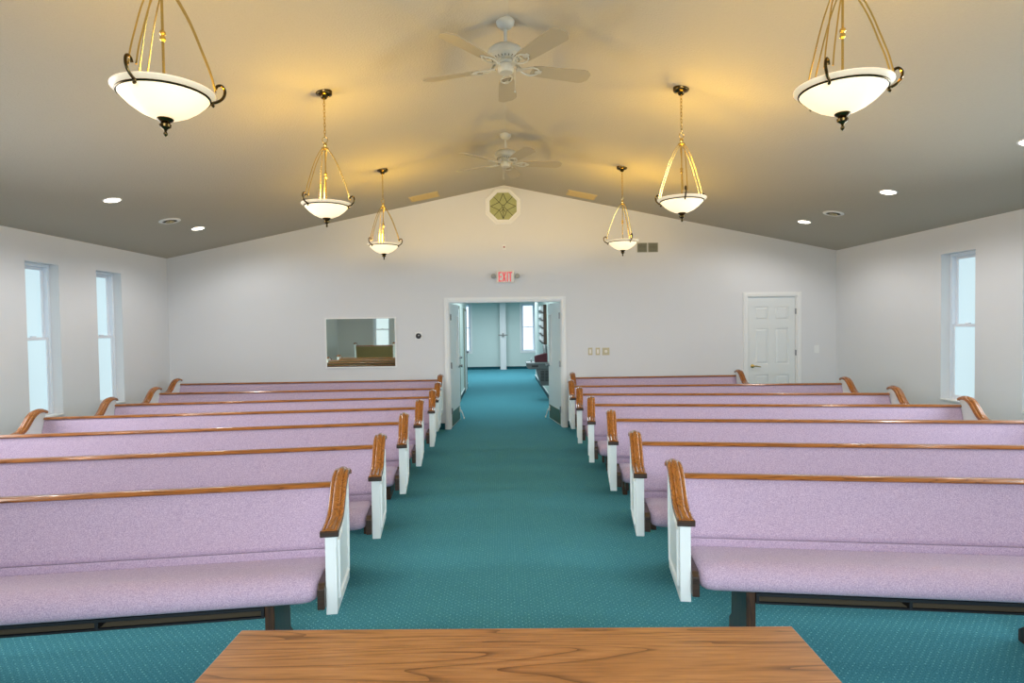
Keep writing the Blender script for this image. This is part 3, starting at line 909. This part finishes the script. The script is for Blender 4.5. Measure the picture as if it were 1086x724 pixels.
bar((0, -0.02), (0, -R2*0.95)); bar((0, -0.04), (0.035, -0.09)); bar((0, -0.04), (-0.035, -0.09))
pts = [(0.02*math.cos(2*PI*k/12), -0.008, 0.02*math.sin(2*PI*k/12)) for k in range(13)]
ld_.tube(pts, 0.004, 5)
ld_.build('lead_lines', M_LEAD, ow)

# exit sign
e = empty('exit_sign', (0.088, D, 2.43), 0, 'white exit sign with red letters and two lamp heads above the double doors', 'sign')
MB().box(-0.145, 0.145, -0.055, 0, -0.095, 0.095).build('housing', M_SIGN, e, bevel=0.012)
lt = MB(); LH, ST = 0.155, 0.021
def stroke(x0, z0, x1, z1, t=ST):
    dx, dz = x1-x0, z1-z0; l = math.hypot(dx, dz); nx, nz = -dz/l*t/2, dx/l*t/2
    lt.prism([(x0+nx, z0+nz), (x1+nx, z1+nz), (x1-nx, z1-nz), (x0-nx, z0-nz)], 'Y', -0.059, -0.0552)
zb_, zt_ = -LH/2, LH/2
x_ = -0.112
stroke(x_+ST/2, zb_, x_+ST/2, zt_)
for zz in (zb_+ST/2, 0, zt_-ST/2):
    stroke(x_+ST, zz, x_+0.052, zz)
x_ = -0.050
stroke(x_+0.008, zb_, x_+0.050, zt_); stroke(x_+0.050, zb_, x_+0.008, zt_)
x_ = 0.022
stroke(x_+0.01, zb_, x_+0.01, zt_)
x_ = 0.048
stroke(x_+0.031, zb_, x_+0.031, zt_-ST); stroke(x_, zt_-ST/2, x_+0.062, zt_-ST/2)
lt.build('letters', M_RED, e)
for s in (-1, 1):
    h = MB(); h.lathe([(0.0, 0.0), (0.018, 0.0), (0.036, -0.03), (0.040, -0.055), (0.032, -0.058), (0.0, -0.05)], 18, (s*0.19, -0.02, 0.01), 'Y')
    h.tube([(s*0.145, -0.03, -0.01), (s*0.17, -0.03, -0.005), (s*0.19, -0.03, 0.0)], 0.009, 6)
    h.build('lamp_head', M_GREYP, e, smooth=True)

# small detector above the exit sign
e = empty('wall_sensor', (0.075, D, 2.905), 0, 'tiny wall sensor with a reddish lens between octagonal window and exit sign', 'sensor')
MB().box(-0.028, 0.028, -0.018, 0, -0.04, 0.04).build('plate', M_TRIM, e, bevel=0.004)
MB().lathe([(0.0, -0.018), (0.014, -0.018), (0.012, -0.032), (0.0, -0.036)], 14, (0, 0, 0.0), 'Y').build('lens', M_REDD, e, smooth=True)

# mirror
mi = empty('wall_mirror', (-2.234, D, 1.413), 0, 'rectangular mirror on the back wall reflecting pews and a window', 'mirror')
MB().box(-0.543, 0.543, -0.008, -0.002, -0.381, 0.381).build('mirror_glass', M_MIRROR, mi)
b_ = MB(); k = 0.022
b_.box(-0.543-k, -0.543, -0.014, 0, -0.381-k, 0.381+k); b_.box(0.543, 0.543+k, -0.014, 0, -0.381-k, 0.381+k)
b_.box(-0.543, 0.543, -0.014, 0, 0.381, 0.381+k); b_.box(-0.543, 0.543, -0.014, 0, -0.381-k, -0.381)
b_.build('mirror_frame', M_TRIM, mi, bevel=0.003)

# round thermostat
e = empty('thermostat', (-1.313, D, 1.508), 0, 'small round black thermostat on the wall between mirror and double doors', 'thermostat')
MB().box(-0.06, 0.06, -0.006, 0, -0.06, 0.06).build('back_plate', M_TRIM, e, bevel=0.003)
MB().lathe([(0.0, -0.006), (0.042, -0.006), (0.044, -0.026), (0.036, -0.034), (0.0, -0.035)], 28, (0, 0, 0), 'Y').build('dial', M_BLACK, e, smooth=True)
MB().lathe([(0.0, -0.035), (0.012, -0.035), (0.0, -0.038)], 14, (0.006, 0, 0.008), 'Y').build('display', M_GREYP, e)


def plate(name, x, z, w2, h2, label, kind, mat, group=None):
    e_ = empty(name, (x, D, z), 0, label, 'switch' if kind != 'blank' else 'outlet', group)
    MB().box(-w2, w2, -0.007, 0, -h2, h2).build('cover_plate', mat, e_, bevel=0.003)
    if kind == 'rocker':
        MB().prism([(-0.007, -0.033), (-0.013, 0.033), (-0.007, 0.033)], 'X', -0.016, 0.016).build('rocker', M_SIGN, e_)
    elif kind == 'dial':
        MB().lathe([(0.0, -0.007), (0.024, -0.007), (0.020, -0.026), (0.0, -0.027)], 20, (0, 0, 0), 'Y').build('knob', M_SIGN, e_, smooth=True)
    else:
        for zz in (-0.02, 0.02):
            MB().box(-0.016, 0.016, -0.009, -0.007, zz-0.014, zz+0.014).build('socket', M_TRIM, e_, bevel=0.003)


plate('light_switch', 1.437, 1.219, 0.035, 0.06, 'beige light switch closest to the double doors, first of two', 'rocker', M_BEIGE, 'beige wall controls beside the double doors')
plate('light_switch', 1.558, 1.217, 0.035, 0.06, 'beige light switch in the middle, beside the dimmer', 'rocker', M_BEIGE, 'beige wall controls beside the double doors')
plate('dimmer_switch', 1.688, 1.215, 0.058, 0.06, 'wide beige dimmer plate with round knob, right of two switches', 'dial', M_BEIGE, 'beige wall controls beside the double doors')
plate('wall_outlet', 5.115, 1.201, 0.04, 0.065, 'white wall plate right of the six-panel door', 'blank', M_TRIM)

# return air grille: two halves
e = empty('wall_grille', (2.376, D, 2.872), 0, 'greyish two-section air grille high on the back wall beside a pendant', 'vent')
for s in (-1, 1):
    f_ = MB(); cx0 = s*0.088; a, c_ = 0.078, 0.075
    f_.box(cx0-a, cx0+a, -0.012, 0, c_-0.012, c_); f_.box(cx0-a, cx0+a, -0.012, 0, -c_, -c_+0.012)
    f_.box(cx0-a, cx0-a+0.012, -0.012, 0, -c_+0.012, c_-0.012); f_.box(cx0+a-0.012, cx0+a, -0.012, 0, -c_+0.012, c_-0.012)
    fo = f_.build('section', M_GREYV, e)
    MB().box(cx0-a+0.012, cx0+a-0.012, -0.003, 0, -c_+0.012, c_-0.012).build('backing', M_DARKV, fo)
    s_ = MB()
    for k in range(7):
        zz = -c_+0.022+k*0.0185
        s_.prism([(-0.010, zz-0.005), (-0.003, zz+0.004), (-0.003, zz+0.008), (-0.010, zz)], 'X', cx0-a+0.012, cx0+a-0.012)
    s_.build('louvres', M_GREYV, fo)

# ------------------------------------------------------------------ hall fittings
# drinking fountain on the right hall wall, seen from its side
f = empty('drinking_fountain', (HXR, 13.25, 0), 0, 'dark grey wall-mounted drinking fountain in the hall beyond the doors', 'drinking fountain')
MB().prism([(-0.002, 0.34), (-0.20, 0.34), (-0.30, 0.70), (-0.002, 0.70)], 'Y', -0.22, 0.22).build('cabinet', M_FOUNT, f, bevel=0.006)
MB().prism([(-0.002, 0.702), (-0.46, 0.702), (-0.50, 0.73), (-0.50, 0.815), (-0.002, 0.815)], 'Y', -0.23, 0.23).build('basin_housing', M_FOUNT, f, bevel=0.006)
MB().box(-0.51, -0.002, -0.24, 0.24, 0.816, 0.842).build('basin_rim', M_FOUNTT, f, bevel=0.008)
MB().box(-0.40, -0.26, -0.236, -0.23, 0.745, 0.785).build('push_bar', M_BLACK, f)
sp2 = MB(); sp2.tube([(-0.40, -0.10, 0.84), (-0.41, -0.10, 0.90), (-0.39, -0.08, 0.925)], [0.016, 0.012, 0.009], 8); sp2.build('spout', M_MET, f, smooth=True)
for xa in (-0.21, -0.11):
    g = MB()
    for k in range(8):
        g.box(xa, xa+0.08, -0.226, -0.2205, 0.44+k*0.029, 0.455+k*0.029)
    g.build('vent_louvres', M_BLACK, f)
# maroon box on the fountain
q = MB().prism([(-0.14, 0.0), (0.14, 0.0), (0.14, 0.19), (0.08, 0.19), (-0.14, 0.13)], 'Y', -0.10, 0.10)
o = q.build('maroon_box', M_MAROON, bevel=0.004, loc=(HXR-0.185, 13.25, 0.8425)); tag(o, 'dark maroon box with a sloped top on the drinking fountain', 'box')
# paper-cup dispenser
e = empty('cup_dispenser', (HXR, 13.75, 1.06), 0, 'grey cup dispenser on the hall wall below the literature rack', 'dispenser')
MB().lathe([(0.0, -0.14), (0.04, -0.14), (0.045, 0.12), (0.03, 0.14), (0.0, 0.14)], 16, (-0.06, 0, 0)).build('tube_body', M_MET, e, smooth=True)
MB().box(-0.02, 0, -0.03, 0.03, -0.10, 0.10).build('wall_bracket', M_MET, e)
# literature rack
r = empty('literature_rack', (HXR-0.002, 14.2, 0), 0, 'dark wooden wall rack holding white leaflets in the hall', 'rack')
MB().box(-0.03, 0, -0.36, 0.36, 1.20, 2.12).build('back_board', M_DARKZ, r)
b_ = MB(); b_.box(-0.075, -0.03, -0.36, -0.342, 1.20, 2.12); b_.box(-0.075, -0.03, 0.342, 0.36, 1.20, 2.12); b_.build('side_board', M_DARKZ, r)
for k in range(5):
    z0 = 1.24+k*0.175
    q = MB(); q.prism([(-0.03, z0), (-0.09, z0), (-0.15, z0+0.055), (-0.155, z0+0.05), (-0.095, z0-0.008), (-0.03, z0-0.008)], 'Y', -0.34, 0.34)
    q.build('pocket', M_DARKW, r)
    for j, yy in enumerate((-0.22, 0.0, 0.22)):
        l_ = MB(); l_.prism([(-0.086, z0+0.006), (-0.032, z0+0.006), (-0.060, z0+0.150), (-0.140, z0+0.150), (-0.140, z0+0.065)], 'Y', yy-0.09, yy+0.09)
        l_.build('leaflet_stack', M_PAPER, r)
